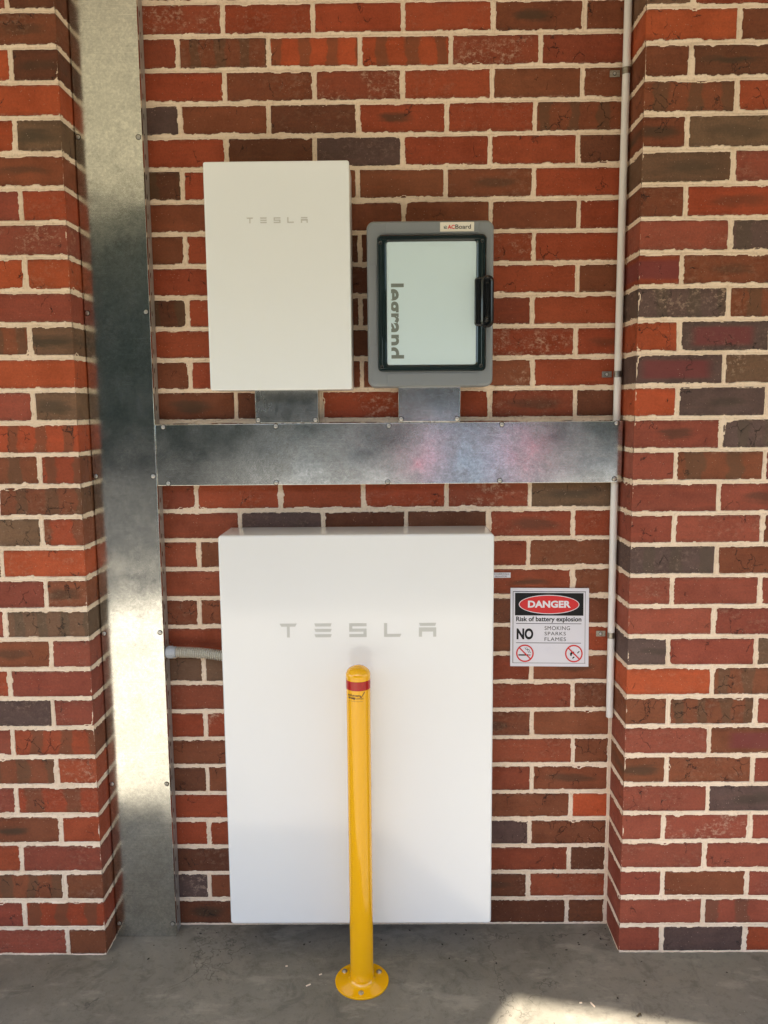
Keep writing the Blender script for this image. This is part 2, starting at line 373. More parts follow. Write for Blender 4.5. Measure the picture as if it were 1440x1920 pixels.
def wall(parent, courses, y, edge_l, edge_r, corner_l, corner_r, depth_c, seed, tab=None):
    """courses: list of (perp positions, codes). Adds bricks; returns rectangles for the mortar"""
    rects = []; k = 0
    for c, (pp, codes) in enumerate(courses):
        xs = [edge_l] + list(pp) + [edge_r]
        z0 = c * G + zoff(c, tab); z1 = (c + 1) * G + zoff(c + 1, tab)
        for i, code in enumerate(codes):
            a, b_ = xs[i], xs[i + 1]; fl = corner_l and i == 0; fr = corner_r and i == len(codes) - 1
            xa = a + (0 if fl else JT / 2); xb = b_ - (0 if fr else JT / 2)
            if xb - xa < .012: continue
            k += 1; sd = seed * 1000 + k
            rs = random.Random(sd); za = z0 + JT / 2 + rs.uniform(-.0008, .0008); zb = z1 - JT / 2 + rs.uniform(-.0008, .0008)
            if not fl: xa += rs.uniform(-.0007, .0007)
            if not fr: xb += rs.uniform(-.0007, .0007)
            me = brick_mesh(xb - xa, zb - za, depth_c if (fl or fr) else .05, sd, fl, fr)
            o = bpy.data.objects.new('brick', me); COL.objects.link(o); o.parent = parent
            o.location = Vector(((xa + xb) / 2, y + rs.uniform(-.0010, .0010) * (0 if fl or fr else 1), (za + zb) / 2)) - parent.location
            o.color, o['pattern'], o['crack'], o['bloom'] = colour(code, sd)
            rects.append((xa, xb, za, zb))
    return rects
def mortar_sheet(rects, u0, u1, z0, z1, to3d, seed, step=.0026, clip=None):
    """raggedly struck joint faces as a height field kept only round the joints"""
    nu = int((u1 - u0) / step) + 1; nv = int((z1 - z0) / step) + 1
    u = np.linspace(u0, u1, nu); v = np.linspace(z0, z1, nv); U, V = np.meshgrid(u, v, indexing='ij')
    SD = np.full(U.shape, 1.0)
    for (xa, xb, za, zb) in rects:
        ia = max(0, np.searchsorted(u, xa - .02)); ib = min(nu, np.searchsorted(u, xb + .02)); ja = max(0, np.searchsorted(v, za - .02)); jb = min(nv, np.searchsorted(v, zb + .02))
        if ia >= ib or ja >= jb: continue
        uu = U[ia:ib, ja:jb]; vv = V[ia:ib, ja:jb]
        dx = np.maximum(xa - uu, uu - xb); dz = np.maximum(za - vv, vv - zb)
        d = np.where((dx > 0) & (dz > 0), np.hypot(np.maximum(dx, 0), np.maximum(dz, 0)), np.maximum(dx, dz))
        SD[ia:ib, ja:jb] = np.minimum(SD[ia:ib, ja:jb], d)
    s = seed
    slop = np.clip(vnoise(U * 60, V * 60, s + 3) - .15, 0, 1) * .0050 + np.clip(vnoise(U * 26, V * 30, s + 9) - .45, 0, 1) * .010
    n = vnoise(U * 150, V * 150, s) * .0013 + vnoise(U * 300, V * 300, s + 1) * .0008 + slop
    d = SD + n
    H = np.where(d > 0, .0009 - .0028 * np.clip((d - .001) / .0045, 0, 1) ** 1.3, .0009 + d * 3.2)
    H = np.clip(H, -.0042, .0016) + vnoise(U * 140, V * 190, s + 5) * .00045 + vnoise(U * 30, V * 30, s + 6) * .0004
    keep = SD > -.0085
    idx = -np.ones(U.shape, np.int64)
    q_ = keep[:-1, :-1] & keep[1:, :-1] & keep[1:, 1:] & keep[:-1, 1:]
    used = np.zeros(U.shape, bool); used[:-1, :-1] |= q_; used[1:, :-1] |= q_; used[1:, 1:] |= q_; used[:-1, 1:] |= q_
    idx[used] = np.arange(used.sum())
    F = np.stack([idx[:-1, :-1][q_], idx[1:, :-1][q_], idx[1:, 1:][q_], idx[:-1, 1:][q_]], -1)
    return to3d(U[used], V[used], H[used]), F
def build_mortar(parent, sheets, boxes):
    Vs, Fs, n = [], [], 0
    for V, F in sheets: Vs.append(V); Fs.append(F + n); n += len(V)
    for (x0, x1, y0, y1, z0, z1) in boxes:
        v = np.array([(x, y, z) for x in (x0, x1) for y in (y0, y1) for z in (z0, z1)])
        f = np.array([(0, 1, 3, 2), (4, 6, 7, 5), (0, 4, 5, 1), (2, 3, 7, 6), (0, 2, 6, 4), (1, 5, 7, 3)]) + n
        Vs.append(v); Fs.append(f); n += 8
    V = np.concatenate(Vs); F = np.concatenate(Fs)
    me = bpy.data.meshes.new('mortar'); me.vertices.add(len(V)); me.vertices.foreach_set('co', V.astype(np.float32).ravel())
    me.loops.add(F.size); me.loops.foreach_set('vertex_index', F.astype(np.int32).ravel())
    me.polygons.add(len(F)); me.polygons.foreach_set('loop_start', np.arange(0, F.size, 4, dtype=np.int32))
    sm = np.zeros(len(F), bool); sm[:sum(len(f) for _, f in sheets)] = True
    me.update(); me.polygons.foreach_set('use_smooth', sm); me.materials.append(M_MORTAR)
    me.validate(); return link('mortar', me, None, parent)

BACK = [[169,409,649,889,1138],[42,289,529,769,1019],[169,409,649,889,1142],[46,289,529,769,1021],[169,409,649,889,1144],[48,289,529,769,1025],[169,409,649,889,1147],[48,289,529,769,1023],[169,409,649,889,1143],[49,289,529,769,1019],[169,409,649,889,1129],[42,289,529,769,1009],[169,409,649,889,1135],[47,289,529,769,1006],[170,411,652,890,1133],[46,289,528,768,1008],[169,409,649,889,1129],[49,289,529,769,1009],[169,411,649,891,1132],[42,289,529,769,1011],[169,409,649,889,1130],[41,289,526,769,1007],[169,409,649,889,1132],[40,289,527,769,1009],[169,409,648,889,1131],[39,289,523,765,1007],[163,406,646,886,1126],[39,282,525,768,1008],[164,408,648,890,1134],[40,285,533,779,1020],[164,407,650,892,1137],[44,289,529,769,1013]]
BCOD = ['dv - - - d d', 'gw b - - dv m', 'd - - - m d', 'r r - - gc bc', 'r - - - bc o', 'd b - - m bv', 'bc - - - m bc', 'r rw - - bv b', 'm - - - m b', 'kc k - - m bv',
        'r - - - b r', 'bc b - - d b', 'm - - - mv b', 'm b - - m b', 'm g d d mv r', 'm r r r mw kv', '- - - - - -', '- - - - - -', 'bv d rw r mv d', 'b r b b bw r',
        'r b d d rw rv', 'ds r d d m r', 'r d d d r b', 'b r d d rw r', 'b b b b b r', 'ds r b b bv r', 'r d g r r d', 'g b d rv r bsc', 'r b mw r b b', 'm bsc os os mw m', 'mw r r r bv b', 'b r b r m b']
RIGHT = [[1385,1626],[1502],[1382,1624],[1499],[1379,1625],[1502],[1382,1624],[1498],[1381,1625],[1500],[1375,1617],[1497],[1379,1620],[1497],[1379,1618],[1497],[1377,1616],[1495],[1376,1613],[1496],[1374,1614],[1500],[1375,1615],[1498],[1378,1618],[1498],[1375,1615],[1499],[1380,1620],[1498],[1378,1618],[1498]]
RCOD = ['m g r', 'm ms', 'm b m', 'm m', 'm mw m', 'mc gv', 'bv bc m', 'm bh', 'bc bcs m', 'o bsc', 'gv m k', 'm m', 'm m m', 'gs bmc', 'm m b', 'm mv', 'm bs m', 'mv gcs', 'o gv g', 'gh kw', 'oc gh m', 'gscw bsc',
        'rh bv b', 'm gs', 'b rv b', 'kv m', 'bv kv k', 'bsc rb', 'b dv d', 'o b', 'k r b', 'm b']
LEFT = [[-346],[-467],[-345],[-464],[-346],[-468],[-348],[-467],[-348],[-464],[-343],[-466],[-348],[-464],[-349],[-465],[-344],[-465],[-351],[-465],[-349],[-465],[-350],[-465],[-351],[-465],[-355],[-465],[-355],[-467],[-356],[-466]]
LCOD = ['m b', 'm rs', 'bsc b', 'r m', 'bv r', 'm rsc', 'bs rw', 'm rsc', 'gb m', 'r m', 'bv m', 'm ksc', 'mc bv', 'b o', 'kc rsc', 'b bsc', 'bs rsc', 'r osc', 'm kv', 'r o', 'bs kv', 'r m', 'o oc', 'b mw', 'm r', 'b bv', 'o kv', 'r o', 'o dv', 'b bv', 'm d', 'b m']
XL = -.2335; XR = 1.2615; YL = -.1387; YR = -.1338; LTAB = [-.002, -.001, .005, .005, .003, .003, .001, .002, .004, .007, .007, .007]
PX0, PX1 = -.83, 1.94
NC = 34
def prep(P, C, pad=None):
    out = []
    for i in range(NC):
        if i > 31: P = P + [P[i - 2]]; C = C + [' '.join('-' for _ in C[i - 2].split())]
        out.append(([p / 1000 for p in P[i]], C[i].split()))
    return out
# recessed wall between the piers
wb = thing('brick_wall', 'recessed red brick wall with cream mortar joints behind the white battery and meter boxes', 'brick wall')
co = []
for pp, cd in prep(BACK, BCOD): co.append(([pp[0] - .24] + pp, ['-'] + cd) if pp[0] > .1 else (pp, cd))
rb = wall(wb, co, 0, XL, XR - .004, False, False, .05, 1)
ZT = NC * G
sh = [mortar_sheet(rb, XL, XR, -.002, ZT, lambda u, v, h: np.stack([u, -h, v], -1), 11)]
build_mortar(wb, sh, [(XL - .1, XR + .1, .006, .20, -.01, ZT)])
# piers
def pier(label, cat, P, C, y, xin, xout, side, seed, tab):
    t = thing('brick_pier', label, cat, ((xin + xout) / 2, y, 0), 'brick piers either side of the recess')
    co = []
    for pp, cd in prep(P, C):
        if side < 0: pp = [pp[0] - .24] + pp; cd = ['-'] + cd
        else: pp = pp + [pp[-1] + .24]; cd = cd + ['-'] * (len(pp) + 1 - len(cd))
        co.append((pp, cd))
    el, er = (xout, xin) if side < 0 else (xin, xout)
    r = wall(t, co, y, el, er, side > 0, side < 0, -y + .004, seed, tab)
    s1 = mortar_sheet(r, el + (.0016 if side > 0 else 0), er - (.0016 if side < 0 else 0), -.002, ZT, lambda u, v, h: np.stack([u, y - h, v], -1), seed + 20)
    # the return face: bed joints run on to the back wall
    rr = []
    for c in range(NC): rr.append((y - .01, .01, c * G + zoff(c, tab) + JT / 2, (c + 1) * G + zoff(c + 1, tab) - JT / 2))
    sgn = 1 if side < 0 else -1
    s2 = mortar_sheet(rr, y + .0016, .003, -.002, ZT, lambda u, v, h: np.stack([xin + sgn * h, u, v], -1), seed + 40)
    b0, b1 = (xout, xin - .0055) if side < 0 else (xin + .0055, xout)
    build_mortar(t, [s1, s2], [(b0, b1, y + .0055, .2, -.01, ZT)])
    return t
pier('red brick pier at the left edge, its corner beside the tall galvanised duct', 'brick pier', LEFT, LCOD, YL, XL, PX0, -1, 2, LTAB)
pier('red brick pier on the right with purple grey bricks, beside the thin white pipe', 'brick pier', RIGHT, RCOD, YR, XR, PX1, 1, 3, None)

# ------------------------------------------------------------------ the place: slab, roof, yard
b = bmesh.new(); bmesh.ops.create_grid(b, x_segments=60, y_segments=60, size=1)
for v in b.verts: v.co = Vector((.5 + v.co.x * 5.5, -1.75 + v.co.y * 2.0, 0))
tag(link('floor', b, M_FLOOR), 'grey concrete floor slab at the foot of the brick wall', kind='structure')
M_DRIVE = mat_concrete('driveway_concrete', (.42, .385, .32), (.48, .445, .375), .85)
b = bmesh.new(); flat2 = [(-7, -4.3, -.03), (8, -4.3, -.03), (8, .3, -.03), (-7, .3, -.03)]
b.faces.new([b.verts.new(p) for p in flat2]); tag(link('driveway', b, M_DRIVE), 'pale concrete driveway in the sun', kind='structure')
b = bmesh.new(); b.faces.new([b.verts.new(p) for p in [(-30, -24.4, -.045), (30, -24.4, -.045), (30, -4.3, -.045), (-30, -4.3, -.045)]])
tag(link('road', b, mat_concrete('asphalt', (.020, .020, .021), (.030, .030, .029), .95, .03)), 'dark asphalt parking area beyond the pale apron', kind='structure')
b = bmesh.new(); b.faces.new([b.verts.new(p) for p in [(-3.2, -24.2, -.04), (30, -24.2, -.04), (30, -12.6, -.04), (-2.2, -13.0, -.04)]])
tag(link('pale_reflection_strip', b, mat_concrete('pale_strip_concrete', (.34, .33, .31), (.42, .41, .385), .9, .1)), 'added unseen strip of pale ground that lightens the tray reflection', kind='structure')  # strip added out of view to brighten the tray's lower reflection
M_GRASS = plain('lawn_green', (.045, .075, .02), .9, 0, 1, 60)
b = bmesh.new(); b.faces.new([b.verts.new(p) for p in [(-90, -120, -.06), (90, -120, -.06), (90, 40, -.06), (-90, 40, -.06)]])
tag(link('ground', b, M_GRASS), 'green ground around the driveway', kind='structure')
M_CEIL = plain('cream_soffit', (.84, .79, .66), .8)
ZC = NC * G
# unseen roof: outline shaped so its edge throws the line of shade
sh_ = Vector((SUN_DIR.x, SUN_DIR.y, 0)) * (ZC / math.tan(SUN_EL))
def back(p): return (p[0] - sh_.x, p[1] - sh_.y)
A = back((.930, -.323)); E1 = back((4.2, -1.12)); N1 = back((.54, -.93)); W1 = back((-5.0, -.93))
out = [(-7, .25), (8, .25), (8, E1[1]), E1, A, N1, W1, (-7, W1[1])]
b = bmesh.new(); lo = [b.verts.new((x, y, ZC)) for x, y in out]; hi = [b.verts.new((x, y, ZC + .16)) for x, y in out]
b.faces.new(lo); b.faces.new(hi[::-1])
for i in range(len(out)): b.faces.new((lo[i], hi[i], hi[(i + 1) % len(out)], lo[(i + 1) % len(out)]))
tag(link('roof', b, M_CEIL), 'unseen cream soffit of the carport roof, outline shaped to shade the floor', kind='structure')

# ------------------------------------------------------------------ behind the camera: parked car and added leaf screen (they show in the metal and enamel)
M_CAR = gloss('pearl_car_paint', (.80, .83, .88), .10, .8); M_GLASS = gloss('car_window_glass', (.01, .012, .014), .05, .2); M_TYRE = plain('tyre_rubber', (.015, .015, .015), .8)
M_LAMP = gloss('tail_light_red', (.45, .01, .02), .1, .1); M_LAMP.node_tree.nodes['Principled BSDF'].inputs['Emission Color'].default_value = (1, .03, .05, 1); M_LAMP.node_tree.nodes['Principled BSDF'].inputs['Emission Strength'].default_value = .45
car = thing('parked_car', 'pale car parked on the driveway with its red tail lights towards the wall', 'car', (1.75, -9.2, 0))
def extr(profile, x0, x1, taper=0, bev=.03):
    b = bmesh.new(); zm = min(p[1] for p in profile); zM = max(p[1] for p in profile)
    def tx(x, z, s): return x + s * taper * max(0, (z - zm) / (zM - zm))
    A = [b.verts.new((tx(x0, z, 1), y, z)) for y, z in profile]; B = [b.verts.new((tx(x1, z, -1), y, z)) for y, z in profile]
    b.faces.new(A); b.faces.new(B[::-1])
    for i in range(len(A)): b.faces.new((A[i], B[i], B[(i + 1) % len(A)], A[(i + 1) % len(A)]))
    bmesh.ops.bevel(b, geom=b.edges[:], offset=bev, segments=2, affect='EDGES'); return b
Y0 = -9.2
link('body', extr([(Y0, .30), (Y0 + .04, .62), (Y0 - .05, 1.02), (Y0 - .9, 1.06), (Y0 - 3.0, 1.0), (Y0 - 4.3, .80), (Y0 - 4.4, .32), (Y0 - 3.9, .22), (Y0 - .4, .22)], .86, 2.66, .05, .05), M_CAR, car, True, 40)
link('cabin', extr([(Y0 - .12, 1.0), (Y0 - .55, 1.44), (Y0 - 1.9, 1.47), (Y0 - 3.0, 1.0)], .96, 2.56, .16, .05), M_CAR, car, True, 40)
b = bmesh.new(); [b.verts.new(p) for p in ((1.15, Y0 - .135, 1.06), (2.37, Y0 - .135, 1.06), (2.27, Y0 - .49, 1.40), (1.25, Y0 - .49, 1.40))]; b.faces.new(b.verts[:] if 0 else list(b.verts)); link('rear_window', b, M_GLASS, car)
for sx_ in (.93, 2.59):
    b = bmesh.new(); box(b, sx_ - .01 * 0 - .06, sx_ + .06, Y0 - .03, Y0 + .05, .76, 1.0, .015); box(b, sx_ + (.02 if sx_ < 1 else -.30), sx_ + (.30 if sx_ < 1 else -.02), Y0 - .03, Y0 + .045, .83, .97, .01); link('tail_light', b, M_LAMP, car)
b = bmesh.new(); box(b, 1.5, 2.02, Y0 + .03, Y0 + .06, .66, .78, .006); link('number_plate', b, M_LABEL, car)
for wx in (.90, 2.44):
    for wy in (Y0 - .85, Y0 - 3.5):
        b = bmesh.new(); lathe(b, [(.18, 0), (.30, .01), (.325, .04), (.325, .16), (.30, .19), (.18, .2)], (wx, wy, .295), 'X', 24); wh = link('wheel', b, M_TYRE, car)
b = bmesh.new(); hr = np.random.default_rng(3)
for k in range(36000):
    u = hr.uniform(-34, 34)
    z = abs(hr.uniform(0, 1)) * (10.2 + .4 * math.sin(u * .9)); y = -24.0 - hr.normal(0, .35) - .05 * abs(u) * 0
    s = hr.uniform(.09, .22); n = Vector(hr.normal(0, 1, 3)).normalized(); t1 = n.orthogonal().normalized(); t2 = n.cross(t1)
    c = Vector((u, y, z)); b.faces.new([b.verts.new(c + t1 * s), b.verts.new(c + t2 * s * .5), b.verts.new(c - t1 * s), b.verts.new(c - t2 * s * .5)])
box(b, -34, 34, -26.2, -24.9, -.06, 9.7)
tag(link('leaf_screen', b, plain('screen_leaves', (.120, .112, .070), .7)), 'added unseen mass of leaves that darkens the reflections and cuts sky light', kind='stuff')  # screen added out of view: dark reflections in the metal, less sky light

# ------------------------------------------------------------------ galvanised duct and tray
YD = -.055
def screw_mesh():
    b = bmesh.new(); lathe(b, [(.0058, 0), (.0058, -.0012), (.0050, -.0026), (.0032, -.0034), (.0024, -.0034), (.0022, -.0016)], (0, 0, 0), 'Y', 14)
    lathe(b, [(.0074, .0002), (.0074, -.0006), (.0060, -.0009)], (0, 0, 0), 'Y', 14)
    bmesh.ops.recalc_face_normals(b, faces=b.faces); me = bpy.data.meshes.new('screw'); b.to_mesh(me); b.free(); me.materials.append(M_SCREW); me.materials.append(M_DARK)
    for p in me.polygons:
        if max(math.hypot(me.vertices[i].co.x, me.vertices[i].co.z) for i in p.vertices) > .0066: p.material_index = 1  # dark colour on the outer ring stands for shade round the head
    me.polygons.foreach_set('use_smooth', [True] * len(me.polygons)); me.set_sharp_from_angle(angle=.6); return me
SCREW = screw_mesh()
def screw(parent, x, y, z, s=1):
    o = bpy.data.objects.new('screw', SCREW); COL.objects.link(o); o.parent = parent; o.location = Vector((x, y, z)) - parent.location; o.scale = (s, s, s)
    o.rotation_euler = (random.uniform(-.12, .12), 0, random.uniform(-.12, .12)); return o
def perforated(L, pitch, x, y0, y1, th=.0014):
    """side flange running up z with a slot per pitch, in the y-z plane at x"""
    b = bmesh.new(); n = int(L / pitch); ym = y0 + .012
    for i in range(n + 1):
        za = i * pitch; zb = min(L, za + pitch)
        if zb - za < pitch * .99:
            if zb > za: b.faces.new([b.verts.new((x, p, q_)) for p, q_ in ((y0, za), (y1, za), (y1, zb), (y0, zb))])
            continue
        zc = (za + zb) / 2; a, c = .0035, .0075
        inn = [(ym - a, zc - c * .5), (ym - a * .5, zc - c), (ym + a * .5, zc - c), (ym + a, zc - c * .5), (ym + a, zc + c * .5), (ym + a * .5, zc + c), (ym - a * .5, zc + c), (ym - a, zc + c * .5)]
        outr = [(y0, zc - c), (y0, za), (y1, za), (y1, zc - c), (y1, zc + c), (y1, zb), (y0, zb), (y0, zc + c)]
        vi = [b.verts.new((x, *p)) for p in inn]; vo = [b.verts.new((x, *p)) for p in outr]
        for k in range(8): b.faces.new((vo[k], vo[(k + 1) % 8], vi[(k + 1) % 8], vi[k]))
    bmesh.ops.remove_doubles(b, verts=b.verts[:], dist=1e-5)
    return b
def cover(x0, x1, z0, z1, y, lip=.012, bev=.0016, bow=.0, th=.0012):
    """folded sheet lid: face, rounded folds, short lips back"""
    b = bmesh.new(); nx, nz = 10, 40 if (z1 - z0) > (x1 - x0) else 4
    if (x1 - x0) > (z1 - z0): nx, nz = 40, 10
    box(b, x0, x1, y, y + lip, z0, z1, bev, 3)
    return b
duct = thing('cable_duct', 'tall vertical galvanised steel cable duct between the left brick pier and the wall', 'cable duct', (-.141, YD, 0))
ZD = ZC
o = link('duct_cover', cover(-.2305, -.0505, .0, ZD, YD, .014), M_ZINC, duct, True, 35, True)
b = bmesh.new(); box(b, -.2290, -.2276, YD + .0145, -.0015, 0, ZD); link('duct_side', b, M_ZINCD, duct)
link('perforated_side', perforated(ZD, .052, -.0512, YD + .0145, -.0020), M_ZINCD, duct)
for z in (2.3072, 1.8466, 1.3973, .9425, .4862, .0439): screw(duct, -.2223, YD, z)
for z in (2.3055, 1.8479, 1.3960, .9446, .4855, .0418): screw(duct, -.0604, YD, z)
tray = thing('cable_tray', 'horizontal galvanised cable tray across the wall with colourful reflections, above the battery', 'cable tray', (.6, YD, 1.45))
link('tray_cover', cover(-.0495, 1.2540, 1.3685, 1.5405, YD, .014), M_ZINC, tray, True, 35, True)
b = bmesh.new(); box(b, -.0510, 1.2530, YD + .0145, -.0015, 1.5375, 1.5389); link('tray_side', b, M_ZINCD, tray)
b = bmesh.new(); box(b, -.0510, 1.2530, YD + .0145, -.0015, 1.3700, 1.3714); link('tray_side', b, M_ZINCD, tray)
for x, z in ((-.0260, 1.5330), (.2882, 1.5330), (.6034, 1.5320), (.9179, 1.5330), (1.2359, 1.5340), (-.0180, 1.3750), (.2857, 1.3754), (.5992, 1.3750), (.9134, 1.3766), (1.2341, 1.3790)): screw(tray, x, YD, z)
for x0, x1, lab, m in ((.2328, .4078, 'short dark galvanised cover plate under the white gateway box', M_ZINC2), (.6305, .8020, 'short bright galvanised cover plate under the grey switchboard', M_ZINC)):
    t = thing('duct_cover_plate', lab, 'cover plate', ((x0 + x1) / 2, YD, 1.542), 'stub duct covers above the cable tray')
    link('plate', cover(x0, x1, 1.5418, 1.645, YD - .003, .050), m, t, True, 35, True)
    screw(t, x0 + .0075, YD - .003, 1.5505); screw(t, x1 - .0085, YD - .003, 1.5500)

# ------------------------------------------------------------------ white boxes
def tesla(x0, x1, z0, z1, y, mat, parent):
    """five stylised letters spread between x0 and x1, cut as flat shapes"""
    H = z1 - z0; T = .22 * H; n = 5; Wl = H * 1.22; P = []
    xs = [x0 + (x1 - x0 - Wl) * i / 4 for i in range(5)]
    R = lambda a, b_, c, d: [(a, c), (b_, c), (b_, d), (a, d)]
    def bar(x, c, d, cut=.0):
        P.append([(x + cut, c), (x + Wl - cut, c), (x + Wl, d), (x, d)])
    x = xs[0]; bar(x, z1 - T, z1, .12 * H); P.append(R(x + Wl / 2 - T * .45, x + Wl / 2 + T * .45, z0, z1 - T))
    x = xs[1]; bar(x, z1 - T, z1, .08 * H); bar(x, z0 + (H - T) / 2, z0 + (H + T) / 2, .08 * H); bar(x, z0, z0 + T, .08 * H)
    x = xs[2]; m0, m1 = z0 + (H - T) / 2, z0 + (H + T) / 2
    P.append(R(x, x + Wl, z1 - T, z1)); P.append(R(x, x + T, m1, z1 - T)); P.append(R(x, x + Wl, m0, m1)); P.append(R(x + Wl - T, x + Wl, z0 + T, m0)); P.append(R(x, x + Wl, z0, z0 + T))
    x = xs[3]; P.append(R(x, x + T, z0, z1)); P.append([(x + T, z0), (x + Wl - .1 * H, z0), (x + Wl, z0 + T), (x + T, z0 + T)])
    x = xs[4]; bar(x, z1 - T, z1, .08 * H); P.append(R(x, x + Wl, m0 - .02 * H, m1 + .06 * H)); P.append(R(x, x + T, z0, m0 - .02 * H)); P.append(R(x + Wl - T, x + Wl, z0, m0 - .02 * H))
    groups = [[], [], [], [], []]
    for q_ in P:
        cx_ = sum(p[0] for p in q_) / len(q_); groups[min(range(5), key=lambda i: abs(xs[i] + Wl / 2 - cx_))].append(q_)
    for g in groups:
        b = bmesh.new()
        for q_ in g: flat(b, q_, y - .0004)
        link('letter', b, mat, parent)
gw = thing('gateway_box', 'matte white upper box with small grey lettering left of the grey switchboard', 'electrical box', (.317, 0, 1.631))
b = bmesh.new(); slab(b, rrect(.1287, .5062, 1.6310, 2.2148, .006, 4), -.145, -.006, .0035, 4)
link('cover', b, M_WHITE, gw, True, 40)
b = bmesh.new(); box(b, .15, .485, -.0055, 0, 1.66, 2.19); link('back_plate', b, M_ZINCD, gw)
tesla(.2379, .3971, 2.0600, 2.0745, -.145, M_LOGO, gw)
pw = thing('wall_battery', 'large glossy white home battery panel mounted low on the wall behind the yellow bollard', 'home battery', (.51, 0, .113))
b = bmesh.new(); slab(b, rrect(.1388, .8862, .1130, 1.2425, .0095, 5), -.165, -.012, .0065, 6)
link('cover', b, M_PWALL, pw, True, 50)
b = bmesh.new(); box(b, .17, .855, -.0115, 0, .16, 1.20); link('back_plate', b, M_ZINCD, pw)
tesla(.3005, .7293, .9590, 1.0000 - .002, -.165, M_LOGO, pw)

# ------------------------------------------------------------------ switchboard
def AX(px): return .5489 + (px - 687) * .0014048
def AZ(py): return 2.0685 - (py - 413) * .0013870
sb = thing('switchboard', 'grey plastic switchboard with a pale window and black latch, right of the white gateway box', 'switchboard', (.717, 0, 1.637))
YA = -.12
b = bmesh.new(); slab(b, rrect(AX(687), AX(925.5), AZ(724.5), AZ(413), .020, 8), YA, -.004, .009, 5); link('body', b, M_GREYP, sb, True, 45)
# shallow raised bands of the moulding
b = bmesh.new()
box(b, AX(723), AX(897), YA - .0012, YA + .002, AZ(722), AZ(697.5), .0009, 1); box(b, AX(723), AX(897), YA - .0012, YA + .002, AZ(437.5), AZ(416), .0009, 1)
box(b, AX(689.5), AX(705), YA - .0012, YA + .002, AZ(646), AZ(495), .0009, 1)
link('raised_band', b, M_GREYP, sb)
Po = rrect(AX(706.5), AX(911), AZ(695), AZ(440), .012, 6); Pi = rrect(AX(723.5), AX(893), AZ(683), AZ(452), .007, 6)
b = bmesh.new(); ringslab(b, Po, Pi, YA - .011, YA + .001, .0035); fr = link('window_frame', b, M_FRAME, sb, True, 40)
b = bmesh.new(); ringslab(b, inset(Po, .0085), inset(Po, .0125), YA - .0125, YA - .0100, .0007); link('frame_rib', b, M_FRAME, fr, True, 40)
for px, py in ((712.5, 455), (902.5, 453), (714, 686), (901.5, 685)):
    b = bmesh.new(); lathe(b, [(.0052, 0), (.0052, -.0014), (.0040, -.0018), (.0030, -.0012), (.0016, -.0002)], (AX(px), YA - .0112, AZ(py)), 'Y', 16); link('corner_screw', b, M_BLACK, fr, True, 30)
b = bmesh.new(); slab(b, rrect(AX(724), AX(892.5), AZ(682.5), AZ(452.5), .006, 5), YA - .0070, YA + .001, .001, 2); link('door_plate', b, M_DOOR, sb, True, 30)
# printed word running down the plate, its descender cut off at the plate's margin
V, F = text_mesh('legrand', .04, .0011, 1.04)
Vl, _ = text_mesh('lrand', .04, .0011, 1.04); hb = Vl[:, 1].max(); desc = V[:, 1].max() - hb; tot = V[:, 0].max()
sx = (AZ(529.7) - AZ(670.3)) / tot; sz = (AX(756) - AX(724.6)) / hb
pts = [(AX(724.6) + (c - desc) * sz, YA - .0074, AZ(529.7) - a * sx) for a, c in V]
me = bpy.data.meshes.new('lettering'); me.from_pydata(pts, [], F)
bm = bmesh.new(); bm.from_mesh(me); cutp = Vector((AX(732.0), 0, 0))
bmesh.ops.bisect_plane(bm, geom=bm.verts[:] + bm.edges[:] + bm.faces[:], plane_co=cutp, plane_no=(-1, 0, 0), clear_outer=True)
bm.to_mesh(me); bm.free(); link('lettering', me, M_INKG, sb)
# latch
la = bmesh.new(); slab(la, rrect(AX(889), AX(912), AZ(611), AZ(520), .0085, 6), YA - .017, YA - .002, .004, 3); lo_ = link('latch', la, M_BLACK, sb, True, 40)
b = bmesh.new(); Pg = rrect(AX(900), AX(923.5), AZ(614.5), AZ(518), .0155, 8); Ph = inset(Pg, .0085)
ringslab(b, Pg, Ph, YA - .033, YA - .012, .004); slab(b, Ph, YA - .0235, YA - .012); link('latch_grip', b, M_BLACK, lo_, True, 40)
b = bmesh.new(); slab(b, rrect(AX(908.2), AX(914.8), AZ(594), AZ(530), .004, 5), YA - .0265, YA - .0230, .0012, 2); link('latch_lever', b, M_BLACK, lo_, True, 40)
b = bmesh.new(); lathe(b, [(.0068, 0), (.0068, -.003), (.0052, -.004), (.0040, -.002), (.002, -.001)], (AX(911), YA - .0235, AZ(600)), 'Y', 18); link('latch_lock', b, M_BLACK, lo_, True, 30)
st = bmesh.new(); slab(st, rrect(AX(824.5), AX(888), AZ(434), AZ(417), .0012, 2), YA - .0019, YA - .0010); so = link('sticker', st, M_LABEL, sb)
so['label'] = 'cream name sticker with red and black letters'
ys = YA - .0022
text_obj('letters_red', 'AC', AX(838.5), AZ(429.5), ys, M_INKR, so, .02, .0006, 1, AX(852) - AX(838.5), AZ(422) - AZ(429.5))
text_obj('letters_black', 'Board', AX(853), AZ(429.5), ys, M_INK, so, .02, .0002, 1, AX(882) - AX(853), AZ(421.5) - AZ(429.5))
polys_obj('emblem', [[(AX(831.5), AZ(429)), (AX(837.5), AZ(429)), (AX(837.5), AZ(427)), (AX(835), AZ(427)), (AX(831.5), AZ(423.5))], [(AX(833.5), AZ(423.5)), (AX(836), AZ(423.5)), (AX(837.5), AZ(426)), (AX(835.5), AZ(426))]], M_INKG, so, ys)

